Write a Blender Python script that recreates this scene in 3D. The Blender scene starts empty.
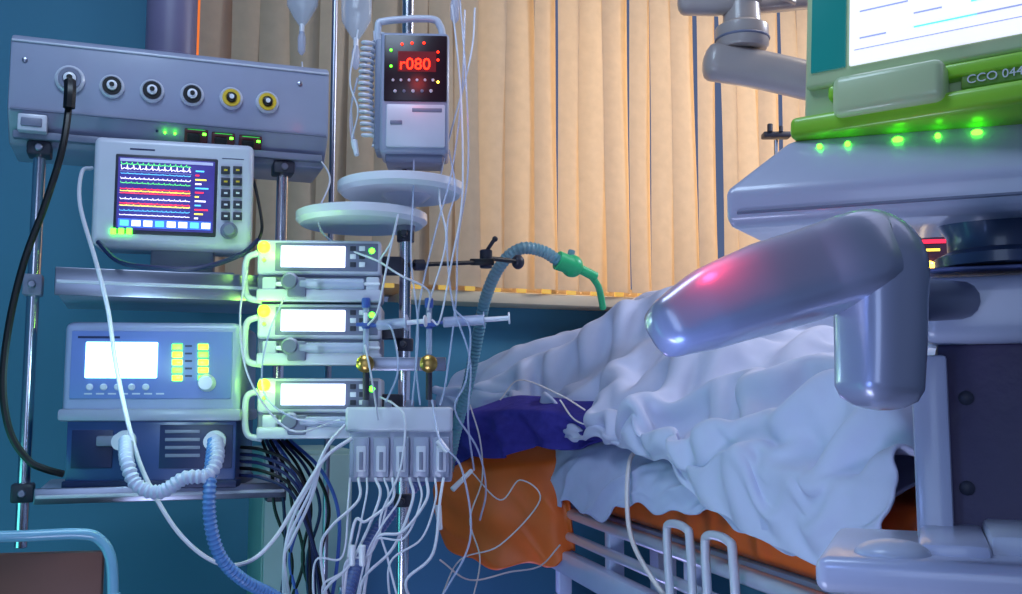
import bpy, bmesh, math, random
import numpy as np
from mathutils import Vector, Matrix, noise
random.seed(7)
sc=bpy.context.scene
sc.view_settings.view_transform='Standard'
col=sc.collection
CAM=Vector((0,0,1.05)); FP=1022.0; TH=math.radians(6)
rad=math.radians
def ray(px,py):
    u=(px-511)/FP; v=(297-py)/FP
    return Vector((u, math.cos(TH)-v*math.sin(TH), math.sin(TH)+v*math.cos(TH)))
def W(px,py,Y):
    d=ray(px,py); return CAM+d*(Y/d.y)
def lin(c):
    r=[]
    for x in c:
        x/=255.0
        r.append(x/12.92 if x<=.04045 else ((x+.055)/1.055)**2.4)
    return r
MATS={}
def mat(name,c,rough=.5,metal=0,em=0,var=.1,scale=12,bump=0,alpha=1,trl=0,spec=.5,coat=0):
    if name in MATS: return MATS[name]
    m=bpy.data.materials.new(name); m.use_nodes=True
    nt=m.node_tree; N=nt.nodes; L=nt.links
    b=N['Principled BSDF']; c=lin(c)
    tc=N.new('ShaderNodeTexCoord'); nz=N.new('ShaderNodeTexNoise')
    nz.inputs['Scale'].default_value=scale; nz.inputs['Detail'].default_value=5
    L.new(tc.outputs['Object'],nz.inputs['Vector'])
    mx=N.new('ShaderNodeMix'); mx.data_type='RGBA'
    L.new(nz.outputs['Fac'],mx.inputs[0])
    mx.inputs[6].default_value=[min(1,x*(1-var)) for x in c]+[1]
    mx.inputs[7].default_value=[min(1,x*(1+var)) for x in c]+[1]
    L.new(mx.outputs[2],b.inputs['Base Color'])
    b.inputs['Roughness'].default_value=rough; b.inputs['Metallic'].default_value=metal
    b.inputs['Specular IOR Level'].default_value=spec
    b.inputs['Coat Weight'].default_value=coat
    b.inputs['Coat Roughness'].default_value=.12
    if em:
        L.new(mx.outputs[2],b.inputs['Emission Color']); b.inputs['Emission Strength'].default_value=em
    if bump:
        bp=N.new('ShaderNodeBump'); bp.inputs['Strength'].default_value=bump; bp.inputs['Distance'].default_value=.01
        L.new(nz.outputs['Fac'],bp.inputs['Height']); L.new(bp.outputs[0],b.inputs['Normal'])
    if alpha<1: b.inputs['Alpha'].default_value=alpha
    if trl:
        t=N.new('ShaderNodeBsdfTranslucent'); L.new(mx.outputs[2],t.inputs['Color'])
        ms=N.new('ShaderNodeMixShader'); ms.inputs[0].default_value=trl
        L.new(b.outputs[0],ms.inputs[1]); L.new(t.outputs[0],ms.inputs[2])
        L.new(ms.outputs[0],N['Material Output'].inputs[0])
    MATS[name]=m; return m

def meta(o,label=None,cat=None,group=None,kind=None):
    if label: o['label']=label
    if cat: o['category']=cat
    if group: o['group']=group
    if kind: o['kind']=kind

def cr(pts,sub):
    pts=[Vector(p) for p in pts]
    if len(pts)==2:
        return [pts[0].lerp(pts[1],i/sub) for i in range(sub+1)]
    P=[pts[0]*2-pts[1]]+pts+[pts[-1]*2-pts[-2]]
    out=[]
    for i in range(1,len(P)-2):
        a,b,c,d=P[i-1],P[i],P[i+1],P[i+2]
        for k in range(sub):
            t=k/sub
            out.append(.5*((2*b)+(c-a)*t+(2*a-5*b+4*c-d)*t*t+(3*b-a-3*c+d)*t**3))
    out.append(pts[-1]); return out

class Part:
    def __init__(s,name,m,parent=None,label=None,cat=None,group=None,kind=None,sharp=38):
        s.name=name; s.mats=[m]; s.parent=parent; s.bm=bmesh.new(); s.lab=(label,cat,group,kind); s.sharp=sharp
    def mi(s,m):
        if m is None: return 0
        if m not in s.mats: s.mats.append(m)
        return s.mats.index(m)
    def merge(s,b,m,M=None):
        if M is not None: b.transform(M)
        i=s.mi(m)
        for f in b.faces: f.material_index=i
        me=bpy.data.meshes.new('t'); b.to_mesh(me); b.free()
        s.bm.from_mesh(me); bpy.data.meshes.remove(me); return s
    def box(s,c,size,r=.003,m=None,rot=None,seg=2):
        b=bmesh.new(); bmesh.ops.create_cube(b,size=1)
        bmesh.ops.scale(b,vec=Vector([abs(x) for x in size]),verts=b.verts)
        r=min(r,min(abs(x) for x in size)*.45)
        if r>0: bmesh.ops.bevel(b,geom=list(b.edges),offset=r,segments=seg,profile=.5,affect='EDGES')
        M=Matrix.Translation(Vector(c))
        if rot is not None: M=M@rot
        return s.merge(b,m,M)
    def b2(s,a,b,r=.003,m=None,seg=2):
        a=Vector(a); b=Vector(b); return s.box((a+b)/2,b-a,r,m,None,seg)
    def prof(s,pts,x0,x1,r=.003,m=None,seg=2):
        b=bmesh.new()
        A=[b.verts.new((x0,p[0],p[1])) for p in pts]; B=[b.verts.new((x1,p[0],p[1])) for p in pts]
        b.faces.new(A); b.faces.new(B[::-1])
        n=len(pts)
        for i in range(n): b.faces.new([A[i],B[i],B[(i+1)%n],A[(i+1)%n]])
        bmesh.ops.recalc_face_normals(b,faces=b.faces)
        if r: bmesh.ops.bevel(b,geom=list(b.edges),offset=r,segments=seg,profile=.5,affect='EDGES')
        return s.merge(b,m)
    def lathe(s,p,axis,pr,m=None,n=24):
        b=bmesh.new(); rings=[]
        for (r,h) in pr:
            rings.append([b.verts.new((max(r,1e-5)*math.cos(2*math.pi*k/n),max(r,1e-5)*math.sin(2*math.pi*k/n),h)) for k in range(n)])
        for i in range(len(rings)-1):
            for k in range(n):
                b.faces.new([rings[i][k],rings[i][(k+1)%n],rings[i+1][(k+1)%n],rings[i+1][k]])
        b.faces.new(rings[0][::-1]); b.faces.new(rings[-1])
        q=Vector(axis).to_track_quat('Z','Y').to_matrix().to_4x4()
        return s.merge(b,m,Matrix.Translation(Vector(p))@q)
    def cyl(s,a,b_,r,r2=None,m=None,n=20,bv=.0015):
        a=Vector(a); b_=Vector(b_); h=(b_-a).length
        if r2 is None: r2=r
        bv=min(bv,r*.4,h*.3)
        return s.lathe(a,b_-a,[(r-bv,0),(r,bv),(r2,h-bv),(r2-bv if r2>bv else r2*.5,h)],m,n)
    def sph(s,c,r,m=None,n=20):
        b=bmesh.new(); bmesh.ops.create_uvsphere(b,u_segments=n,v_segments=n//2+2,radius=1)
        if not hasattr(r,'__len__'): r=(r,r,r)
        return s.merge(b,m,Matrix.Translation(Vector(c))@Matrix.Diagonal((*r,1)))
    def ring(s,c,axis,R,r,m=None,n=24,k=8):
        b=bmesh.new(); V=[]
        for i in range(n):
            a=2*math.pi*i/n
            V.append([b.verts.new(((R+r*math.cos(2*math.pi*j/k))*math.cos(a),(R+r*math.cos(2*math.pi*j/k))*math.sin(a),r*math.sin(2*math.pi*j/k))) for j in range(k)])
        for i in range(n):
            for j in range(k):
                b.faces.new([V[i][j],V[(i+1)%n][j],V[(i+1)%n][(j+1)%k],V[i][(j+1)%k]])
        q=Vector(axis).to_track_quat('Z','Y').to_matrix().to_4x4()
        return s.merge(b,m,Matrix.Translation(Vector(c))@q)
    def tube(s,pts,r,m=None,n=8,sub=8,corr=0,flat=1,round_=0,ridge=.22,sq=0):
        P=cr(pts,sub)
        if corr:
            Ls=[0]
            for i in range(1,len(P)): Ls.append(Ls[-1]+(P[i]-P[i-1]).length)
            cnt=max(4,int(Ls[-1]/(corr/4))); Q=[];j=0
            for i in range(cnt+1):
                d=Ls[-1]*i/cnt
                while j<len(Ls)-2 and Ls[j+1]<d: j+=1
                t=(d-Ls[j])/max(1e-9,Ls[j+1]-Ls[j]); Q.append(P[j].lerp(P[j+1],min(1,t)))
            P=Q
        N=len(P); b=bmesh.new(); rings=[]
        T=[(P[min(i+1,N-1)]-P[max(i-1,0)]).normalized() for i in range(N)]
        u=T[0].orthogonal().normalized()
        if flat!=1 or sq:
            u=Vector((0,1,0)); u=(u-T[0]*u.dot(T[0])).normalized()
        for i in range(N):
            u=(u-T[i]*u.dot(T[i])).normalized(); v=T[i].cross(u)
            if hasattr(r,'__len__'):
                q=i/(N-1)*(len(r)-1); a=int(min(q,len(r)-2)); rr=r[a]+(r[a+1]-r[a])*(q-a)
            else: rr=r
            if corr: rr*=1-ridge*(0,.5,1,.5)[i%4]
            ring=[]
            for k in range(n):
                ca=math.cos(2*math.pi*k/n); sa=math.sin(2*math.pi*k/n)
                if sq:
                    ca=math.copysign(abs(ca)**sq,ca); sa=math.copysign(abs(sa)**sq,sa)
                ring.append(b.verts.new(P[i]+(u*ca*flat+v*sa)*rr))
            rings.append(ring)
            if i in(0,N-1): re=rr
            if i==0: r0=rr
        if round_:
            def cap(i,sgn,rr):
                uu=[(vv.co-P[i]) for vv in rings[i]]; out=[]
                for a in (30,55,75,88):
                    o=T[i]*sgn*rr*round_*math.sin(rad(a))
                    out.append([b.verts.new(P[i]+o+x*math.cos(rad(a))) for x in uu])
                return out
            st=cap(0,-1,r0); en=cap(N-1,1,re)
            rings=st[::-1]+rings+en
        for i in range(len(rings)-1):
            for k in range(n):
                b.faces.new([rings[i][k],rings[i][(k+1)%n],rings[i+1][(k+1)%n],rings[i+1][k]])
        b.faces.new(rings[0][::-1]); b.faces.new(rings[-1])
        return s.merge(b,m)
    def text(s,t,p,size,m=None,rot=None,al='LEFT',ext=.0003):
        cu=bpy.data.curves.new('t','FONT'); cu.body=t; cu.size=size; cu.align_x=al; cu.extrude=ext
        o=bpy.data.objects.new('t',cu); col.objects.link(o)
        bpy.context.view_layer.update()
        me=bpy.data.meshes.new_from_object(o)
        b=bmesh.new(); b.from_mesh(me); bpy.data.objects.remove(o); bpy.data.meshes.remove(me); bpy.data.curves.remove(cu)
        M=Matrix.Translation(Vector(p))
        if rot is not None: M=M@rot
        return s.merge(b,m,M@Matrix.Rotation(math.pi/2,4,'X'))
    def done(s):
        me=bpy.data.meshes.new(s.name)
        sh=Vector((0,0,0))
        bmesh.ops.recalc_face_normals(s.bm,faces=s.bm.faces)
        if s.parent is None:
            vs=s.bm.verts; lo=Vector([min(v.co[i] for v in vs) for i in range(3)]); hi=Vector([max(v.co[i] for v in vs) for i in range(3)])
            sh=(lo+hi)/2; sh.z=lo.z
            s.bm.transform(Matrix.Translation(-sh))
        s.bm.to_mesh(me); s.bm.free()
        for m in s.mats: me.materials.append(m)
        me.shade_smooth(); me.set_sharp_from_angle(angle=rad(s.sharp))
        o=bpy.data.objects.new(s.name,me); col.objects.link(o)
        o.location=sh
        if s.parent is not None: o.parent=s.parent
        meta(o,*s.lab); return o

class Frame:
    def __init__(s,loc,ang=0):
        s.M=Matrix.Translation(Vector(loc))@Matrix.Rotation(rad(ang),4,'Z'); s.Mi=s.M.inverted()
    def at(s,px,py,y=0):
        o=s.Mi@CAM; d=s.Mi.to_3x3()@ray(px,py); return o+d*((y-o.y)/d.y)
    def lw(s,px,py,Y): return s.Mi@W(px,py,Y)
class Thing(Frame):
    def __init__(s,name,label,cat,loc,ang=0,group=None):
        Frame.__init__(s,loc,ang)
        s.o=bpy.data.objects.new(name,None); col.objects.link(s.o)
        s.o.empty_display_size=.05
        s.o.location=loc; s.o.rotation_euler=(0,0,rad(ang))
        meta(s.o,label,cat,group)
    def part(s,name,m,parent=None,label=None,**k):
        return Part(name,m,parent or s.o,label,**k)
    def pb(s,P,x0,y0,x1,y1,yf,yb,r=.003,m=None,seg=2):
        cx=(x0+x1)/2; cy=(y0+y1)/2
        xa=s.at(x0,cy,yf).x; xb=s.at(x1,cy,yf).x; za=s.at(cx,y0,yf).z; zb=s.at(cx,y1,yf).z
        P.b2((xa,yf,zb),(xb,yb,za),r,m,seg); return xa,xb,zb,za

# ---------------- materials
m_wall=mat('wall_paint_teal',(60,126,158),.7,var=.08,scale=3)
m_ceil=mat('ceiling_paint',(200,205,215),.8)
m_floor=mat('floor_vinyl',(70,85,110),.35,var=.15,scale=5)
m_blind=mat('blind_fabric_tan',(208,188,162),.8,var=.12,scale=30,trl=.34)
m_sill=mat('sill_cream',(215,198,172),.5)
m_lilac=mat('plastic_lilac_grey',(150,156,182),.38,coat=.3)
m_pale=mat('plastic_pale',(200,204,220),.34,coat=.3)
m_grey=mat('plastic_mid_grey',(118,123,148),.42)
m_dgrey=mat('plastic_dark_grey',(46,48,64),.45)
m_black=mat('rubber_black',(12,12,18),.4)
m_blue=mat('plastic_blue',(46,68,124),.38,coat=.3)
m_dblue=mat('plastic_dark_blue',(26,36,82),.45)
m_chrome=mat('chrome',(215,216,226),.2,1,var=.03)
m_rail=mat('rail_polished_steel',(215,220,238),.3,.5,var=.03,coat=.5)
m_steel=mat('brushed_steel',(160,164,182),.32,1,var=.05)
m_white=mat('plastic_white',(230,232,242),.3,coat=.3)
m_yel=mat('outlet_yellow',(225,190,50),.4)
m_brass=mat('brass',(200,160,90),.3,1)
m_clear=mat('clear_plastic',(205,215,245),.15,alpha=.45,var=.03)
m_liq=mat('fluid_bag_plastic',(200,215,235),.1,alpha=.42,var=.05,coat=.5)
m_cw=mat('cable_white',(212,214,228),.35)
m_cb=mat('cable_blue',(60,90,170),.45)
m_teal=mat('hose_teal',(120,175,190),.35,alpha=.8)
m_green=mat('connector_green',(60,205,130),.35)
m_cloth=mat('sheet_lilac_white',(196,202,230),.85,var=.04,scale=40)
m_sheet=mat('sheet_under_white',(190,198,232),.85,var=.04,scale=40)
m_purple=mat('blanket_indigo',(66,62,150),.95,var=.25,scale=60,bump=.3,spec=.1)
m_orange=mat('orange_cover',(234,104,36),.5,var=.15,scale=15)
m_skin=mat('skin',(150,110,130),.55,var=.06)
m_lime=mat('casing_lime',(150,215,50),.35,coat=.4)
m_plime=mat('casing_pale_green',(198,216,164),.38,coat=.4)
e_white=mat('screen_white',(215,226,255),.3,em=4,var=.02)
e_page=mat('screen_page_white',(222,222,246),.3,em=1.1,var=.04)
e_cyan=mat('screen_cyan_white',(165,228,255),.3,em=5,var=.03)
e_pur=mat('screen_purple',(58,52,128),.3,em=.8,var=.3,scale=30)
e_g=mat('led_green',(80,255,40),.3,em=8,var=0)
e_y=mat('led_yellow_green',(140,255,30),.3,em=8,var=0)
e_r=mat('led_red',(255,36,14),.3,em=6,var=0)
e_o=mat('led_orange',(255,190,60),.3,em=9,var=0)
e_ln=mat('trace_white',(235,230,255),.3,em=1.8,var=0)
e_rd=mat('trace_red',(235,40,70),.3,em=1.8,var=0)
e_yl=mat('trace_yellow',(250,225,80),.3,em=1.7,var=0)
e_cn=mat('trace_cyan',(90,190,240),.3,em=1.4,var=0)
e_gr=mat('trace_green',(90,230,110),.3,em=1.5,var=0)
e_tl=mat('screen_teal',(20,110,110),.3,em=.6,var=.1)
e_dk=mat('trace_grey',(150,160,200),.3,em=.8,var=0)
e_rb=mat('screen_dark_red',(80,6,14),.3,em=.9,var=.2)

# ---------------- room
R=Frame((0,3.15,0),20)
class St:
    def __init__(s,name,m): s.p=Part(name,m,None,kind='structure'); s.n=name
    def b2(s,a,b,r=0):
        s.p.b2(a,b,r); return s
    def done(s):
        s.p.bm.transform(R.M); return s.p.done()
st=St
WX0=R.at(205,200,0).x; SZ=R.at(500,294,-.06).z
p=st('wall_back',m_wall)
p.b2((-2.2,0,0),(WX0,.15,2.9),0); p.b2((WX0,0,0),(3,.15,SZ-.03),0); p.b2((WX0,0,2.65),(3,.15,2.9),0); p.done()
st('wall_left',m_wall).b2((-2.35,-5,0),(-2.2,.15,2.9),0).done()
st('wall_right',m_wall).b2((3,-5,0),(3.15,.15,2.9),0).done()
st('floor',m_floor).b2((-2.35,-5,-.1),(3.15,.15,0),0).done()
st('ceiling',m_ceil).b2((-2.35,-5,2.9),(3.15,.15,3.0),0).done()
st('trim_1',m_sill).b2((R.at(408,290,-.12).x,-.12,SZ-.035),(2.95,.14,SZ),.006).done()
p=st('window_1',m_sill); p.b2((WX0,.09,SZ),(WX0+.05,.14,2.65),.004)
for k in range(1,4): p.b2((WX0+k*1.05,.09,SZ),(WX0+k*1.05+.06,.14,2.65),.004)
p.b2((WX0,.09,SZ),(3,.14,SZ+.05),.004); p.done()
m_or=mat('frame_orange_lit',(255,120,40),.5,em=.8)  # orange light on the window edge put into colour and emission
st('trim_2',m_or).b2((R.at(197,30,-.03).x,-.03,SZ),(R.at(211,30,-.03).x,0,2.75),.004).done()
st('baseboard_back',m_grey).b2((-2.2,-.015,0),(3,0,.1),.003).done()
# blinds
B=Thing('vertical_blind','tan fabric vertical blind hanging over the window','blind',R.M@Vector((0,-.1,SZ)),20)
sl=B.part('blind_slats',m_blind,kind='stuff',sharp=60)
xx=WX0+.02; i=0
while xx<2.9:
    b=bmesh.new(); w=.132; a=rad(31+9*math.sin(i*1.7)+random.uniform(-6,6)); rows=14; cols=8
    g=[]
    zt=2.62-SZ
    for r_ in range(rows+1):
        t=r_/rows; rowv=[]
        tw=a+math.sin(t*3+i)*.06
        for c_ in range(cols+1):
            q=c_/cols-.5; bow=.032*(1-4*q*q)
            x=q*w; y=-bow
            rowv.append(b.verts.new((xx+x*math.cos(tw)-y*math.sin(tw), x*math.sin(tw)+y*math.cos(tw)+.006*math.sin(t*5+i*2), .01+t*zt)))
        g.append(rowv)
    for r_ in range(rows):
        for c_ in range(cols): b.faces.new([g[r_][c_],g[r_][c_+1],g[r_+1][c_+1],g[r_+1][c_]])
    sl.merge(b,None); xx+=.081; i+=1
sl.done()
B.part('blind_head_rail',m_sill).b2((WX0,-.02,2.62-SZ),(2.9,.03,2.66-SZ),.004).done()
p=B.part('blind_bottom_weights',mat('weight_yellow_glow',(240,200,100),.4,em=.5),kind='stuff')  # yellow glow is emission put in the material; the weights are no lamps
xx=WX0+.02
while xx<2.9: p.box((xx,-.01,.012),(.03,.012,.024),.003); xx+=.081
p.done()

# ---------------- ceiling pendant with poles and shelves
P0=Thing('medical_supply_pendant','grey ceiling-hung supply console with gas outlets, poles and shelves','medical pendant',(-.91,1.85,0),20)
A=P0.at
x0=A(8,90).x; x1=A(329,110).x; zt=A(10,31).z; zb=A(12,141,.02).z; hh=zt-zb
body=P0.part('console_body',m_lilac)
body.prof([(0,zt-.012),(0.016,zt),(.2,zt),(.2,zb),(.05,zb),(0,zb+hh*.27)],x0,x1,.005)
body=body.done()
p=P0.part('console_rail',m_grey); p.b2((x0+.01,.012,zb+.006),(x1-.01,.03,zb+.02),.002)
p.b2((x0+.005,-.004,zb+hh*.27),(x1-.005,.004,zb+hh*.29),.001); p.b2((x0+.002,-.003,zt-.018),(x1-.002,.003,zt-.014),.001,m_pale); p.done()
xc=A(172,20,.1).x
P0.part('ceiling_column',mat('column_violet',(108,102,132),.4)).cyl((xc,.1,zt-.01),(xc,.1,2.9),.05,n=32).cyl((xc,.1,zt-.002),(xc,.1,zt+.012),.06).done()
outs=[(70,80),(112,87),(152,91.5),(192,95.5),(231,99),(267,103)]
for k,(a,b_) in enumerate(outs):
    c=A(a,b_); R_=.0265 if k==0 else .0225
    q=P0.part('gas_outlet',m_pale,body,label='yellow-centred gas outlet' if k>3 else None)
    q.lathe(c,(0,-1,0),[(R_,0),(R_,.006),(R_*.85,.010),(R_*.72,.008)])
    q.lathe(c+Vector((0,-.004,0)),(0,-1,0),[(R_*.78,0),(R_*.76,.008),(R_*.5,.008),(R_*.46,.005)],m_yel if k>3 else (m_black if k else m_grey))
    q.lathe(c+Vector((0,-.004,0)),(0,-1,0),[(R_*.42,0),(R_*.42,.012),(R_*.3,.014)],m_black if k>3 else m_white)
    q.lathe(c+Vector((0,-.004,0)),(0,-1,0),[(R_*.2,0),(R_*.2,.017)],m_white if k>3 else m_black)
    for t in(-1,1): q.box(c+Vector((t*R_*.6,-.009,0)),(.003,.004,.006),.001,m_white)
    q.done()
sl_rot=Matrix.Rotation(math.atan2(.05,hh*.27),4,'X')
for a,b_ in((196,137),(223,141),(250,144)):
    c=A(a,b_,.016)
    q=P0.part('power_socket',mat('socket_dark',(96,40,44),.4),body)
    q.box(c,(.044,.014,.034),.002,rot=sl_rot); q.box(c+Vector((-.005,-.010,-.004)),(.024,.006,.018),.002,m_black,rot=sl_rot)
    q.box(c+Vector((.0,-.012,.010)),(.034,.003,.004),.001,mat('trim_green',(40,190,70),.4,em=1),rot=sl_rot)
    q.box(c+Vector((.015,-.012,.004)),(.007,.005,.005),.001,e_g); q.done()
for a,b_ in((157,131),(165,132.5),(175,133.5)):
    P0.part('indicator_lamp',e_g if a>160 else m_dblue,body).cyl(A(a,b_,.012),A(a,b_,.002),.0028).done()
c=A(33,122,-.005)
P0.part('console_latch',m_pale).b2(c-Vector((.026,.006,.018)),c+Vector((.024,.02,.014)),.003).b2(c-Vector((.02,.01,.01)),c+Vector((.016,0,.006)),.002,m_grey).done()
for a in(25,300):
    P0.part('console_screw',m_steel,body).lathe(A(a,60 if a<100 else 84,0),(0,-1,0),[(.005,0),(.005,.002),(.003,.003)],n=12).done()
zl=A(20,548,.05).z
for a in(40,283):
    x=A(a,152,.05).x; q=P0.part('pole',m_chrome)
    q.cyl((x,.05,zl if a<100 else A(283,500,.05).z),(x,.05,zb+.01),.0115,n=20); po=q.done()
    for dz,sz_,mm in((zb-.008,(.042,.05,.026),m_dgrey),(A(a,492,.05).z,(.038,.045,.034),m_dgrey),(A(a,286,.05).z,(.034,.04,.040),m_grey)):
        q=P0.part('pole_clamp',mm,po); q.box((x,.045,dz),sz_,.004); q.cyl((x,.03,dz),(x,.015,dz),.007,m=m_steel); q.done()
def shelf(pa,pb_,za,zb_,name,mm):
    xa=A(pa,za,-.1).x; xb=A(pb_,za,-.1).x; z1=A(150,za,-.1).z; z0=A(150,zb_,-.1).z
    q=P0.part(name,mm); q.b2((xa,-.1,z0),(xb,.2,z1),.004)
    q.b2((xa-.003,-.104,z0-.002),(xb+.003,-.094,z1+.004),.002,m_steel)
    q.b2((xa,-.098,(z0+z1)/2-.003),(xb,-.108,(z0+z1)/2+.003),.001,m_pale); q.done(); return xa,xb,z0,z1
S1=shelf(57,283,273,297,'shelf',m_lilac)
S2=shelf(36,284,488,500,'shelf',m_lilac)

# ---------------- patient monitor
xm=P0.M@Vector((A(172,250,-.02).x,.0,S1[3]))
T=Thing('patient_monitor','pale grey patient monitor with glowing vital-sign traces standing on the shelf','patient monitor',xm,14)
a=T.at; YF=-.08
q=T.part('monitor_housing',m_pale)
l,r_,b0,t0=T.pb(q,92,140,253,247,YF,.04,.012,seg=4)
q.b2((l+.02,.03,b0+.015),(r_-.02,.1,t0-.02),.015,m_lilac)
h=q.done()
q=T.part('monitor_foot',m_grey); q.b2((l+.07,-.05,.0),(r_-.03,.08,.012),.003); q.b2((l+.1,-.03,.008),(r_-.07,.05,b0+.01),.004); q.done()
q=T.part('screen_bezel',m_dgrey,h); T.pb(q,114,156,217,235,YF-.003,YF+.01,.003); q.done()
q=T.part('screen',e_pur,h); sx0,sx1,sz0,sz1=T.pb(q,117,159,214,231,YF-.005,YF,.001)
sw=sx1-sx0; sh=sz1-sz0; yy=YF-.0065
def sp(u,v): return Vector((sx0+sw*u,yy,sz0+sh*v))
ti=0
for v,mm,amp in((.90,e_gr,.03),(.84,e_ln,.05),(.77,e_cn,.012),(.70,e_ln,.02),(.64,e_gr,.02),(.56,e_rd,.01),(.53,e_yl,.01),(.50,e_rd,.008),(.42,e_ln,.02),(.36,e_rd,.01),(.33,e_yl,.01),(.26,e_cn,.015),(.20,e_ln,.01)):
    pts=[]; ti+=1
    for k in range(91):
        u=.03+.72*k/90; d=amp*(1 if k%(6+ti%4)==0 else (-.3 if k%(6+ti%4)==1 else .15*math.sin(k*1.3+ti)))
        pts.append(sp(u,v+d))
    q.tube(pts,.0009 if mm in(e_rd,e_yl) else .0006,mm,n=4,sub=1)
for v in(.8,.5,.32): q.b2(sp(.02,v),sp(.76,v)+Vector((0,.0004,.0005)),0,e_dk)
for v in range(12):
    q.b2(sp(.80,.18+v*.06),sp(.84+.1*((v*7)%5)/4,.20+v*.06)+Vector((0,.0004,0)),0,(e_ln,e_yl,e_rd,e_cn)[v%4])
q.b2(sp(.02,.03),sp(.98,.15)+Vector((0,.0004,0)),0,mat('screen_blue_bar',(60,100,210),.3,em=1))
for k in range(8): q.b2(sp(.04+k*.12,.05),sp(.13+k*.12,.13)+Vector((0,-.0005,0)),0,e_cn if k%3==0 else e_ln)
q.b2(sp(.02,.94),sp(.98,.98)+Vector((0,.0004,0)),0,e_dk); q.done()
for rr in range(5):
    for cc in range(2):
        q=T.part('button',m_dgrey,h); T.pb(q,221+cc*12,166+rr*11.5,230+cc*12,174+rr*11.5,YF-.004,YF,.001); q.b2(a(224+cc*12,169+rr*11.5,YF-.0045),a(227.5+cc*12,171+rr*11.5,YF-.004),0,m_yel if rr<2 else m_white); q.done()
T.part('rotary_knob',m_grey,h).lathe(a(229,231,YF),(0,-1,0),[(.016,0),(.016,.004),(.012,.005),(.0115,.016),(.009,.018)]).done()
for k in range(3):
    q=T.part('alarm_lamp',e_g,h); T.pb(q,110+k*8,228,116+k*8,234,YF-.006,YF,.001); q.done()
q=T.part('monitor_marking',m_dblue,h); q.b2(a(130,148,YF-.0005),a(155,151,YF),0); q.b2(a(222,158,YF-.0005),a(244,160,YF),0); q.done()

# ---------------- lower ventilator
xv=P0.M@Vector((A(150,489,-.02).x,0,S2[3]))
T=Thing('ventilator','blue-grey ventilator with bright display on the lower pendant shelf','ventilator',xv,6)
a=T.at; YF=-.11
q=T.part('control_housing',mat('housing_blue_grey',(150,160,198),.32,coat=.4)); l,r_,b0,t0=T.pb(q,62,322,240,419,YF,.1,.014,seg=4)
q.b2((l-.004,YF-.006,b0-.004),(r_+.004,.1,b0+.018),.006,m_lilac)
h=q.done()
q=T.part('front_panel',mat('panel_blue',(110,130,196),.35),h); T.pb(q,70,331,232,399,YF-.003,YF+.003,.004); q.done()
q=T.part('display',e_cyan,h); T.pb(q,85,342,157,378,YF-.006,YF,.002); q.done()
for cx in(177,203):
    for k in range(5):
        q=T.part('indicator_lamp',e_y if (k+cx)%3 else e_g,h)
        T.pb(q,cx-5,344+k*7.8,cx+5,349.5+k*7.8,YF-.006,YF,.001); q.done()
q=T.part('panel_marking',m_dblue,h)
for k in range(5): q.b2(a(185,345+k*7.5,YF-.0035),a(192,347+k*7.5,YF-.003),0)
q.b2(a(78,336,YF-.0035),a(120,338.5,YF-.003),0)
for k in range(7): q.b2(a(84+k*12,393,YF-.0035),a(92+k*12,394.5,YF-.003),0,m_pale)
q.done()
for k in range(6):
    T.part('rotary_knob' if k>4 else 'button',m_pale,h).lathe(a(90+k*14 if k<5 else 207,387 if k<5 else 383,YF-.002),(0,-1,0),[(.006 if k<5 else .016,0),(.006 if k<5 else .016,.004),(.004 if k<5 else .012,.006 if k<5 else .016)]).done()
q=T.part('gas_unit',m_blue,label='dark blue lower gas unit'); l2,r2,b2_,t2=T.pb(q,65,419,236,487,YF+.005,.1,.006)
q.b2((l2-.003,YF-.0,0),(r2+.003,.1,.014),.003,m_dblue)
q.b2(a(72,430,YF+.003),a(112,468,YF+.006),.001,m_dblue); q.b2(a(160,425,YF+.003),a(232,468,YF+.006),.001,m_dblue)
for k in range(4): q.b2(a(165,430+k*8,YF+.001),a(200,433+k*8,YF+.004),.0008,m_grey)
g=q.done()
for cx in(126,216):
    T.part('hose_port',m_pale,g).lathe(a(cx,441,YF+.006),(0,-1,0),[(.019,0),(.019,.01),(.013,.012),(.013,.035),(.015,.036),(.015,.04)]).done()
T.part('port_latch',m_grey,g).b2(a(96,436,YF-.012),a(120,446,YF+.006),.003).done()

# ---------------- infusion stand
SX=W(405,300,1.95); SX.z=0
T=Thing('infusion_stand','chrome wheeled infusion stand carrying pumps and white trays beside the bed','infusion stand',SX,0)
a=T.at
T.part('pole',m_chrome).cyl((0,0,.1),(0,0,2.15),.0115,n=24).done()
q=T.part('wheeled_base',m_dgrey)
q.lathe((0,0,.07),(0,0,1),[(.04,0),(.045,.02),(.02,.06),(.016,.1)])
for k in range(5):
    an=k*2*math.pi/5+.3; q.tube([(0,0,.095),(math.cos(an)*.15,math.sin(an)*.15,.085),(math.cos(an)*.27,math.sin(an)*.27,.065)],.012,n=8)
base=q.done()
for k in range(5):
    an=k*2*math.pi/5+.3; c=Vector((math.cos(an)*.27,math.sin(an)*.27,.028))
    T.part('caster',m_black,base).cyl(c+Vector((-.012,0,0)),c+Vector((.012,0,0)),.028).done()
q=T.part('hook_crossbar',m_chrome); q.tube([(-.16,0,2.12),(-.15,0,2.07),(0,0,2.1),(.15,0,2.07),(.16,0,2.12)],.004); q.done()
def tray(cx,cy,w_):
    c=a(cx,cy,0); rr=w_/2*1.95/FP
    q=T.part('tray',m_white); q.lathe((c.x,0,c.z-.008),(0,0,1),[(rr*.55,0),(rr*.93,.0),(rr,.008),(rr,.022),(rr-.004,.024),(rr-.006,.012),(rr*.6,.009)],n=56)
    return q,c
q,c=tray(401,192,128); q.lathe((0,0,c.z-.05),(0,0,1),[(.016,0),(.02,.02),(.05,.044)],m_pale); q.done()
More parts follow.
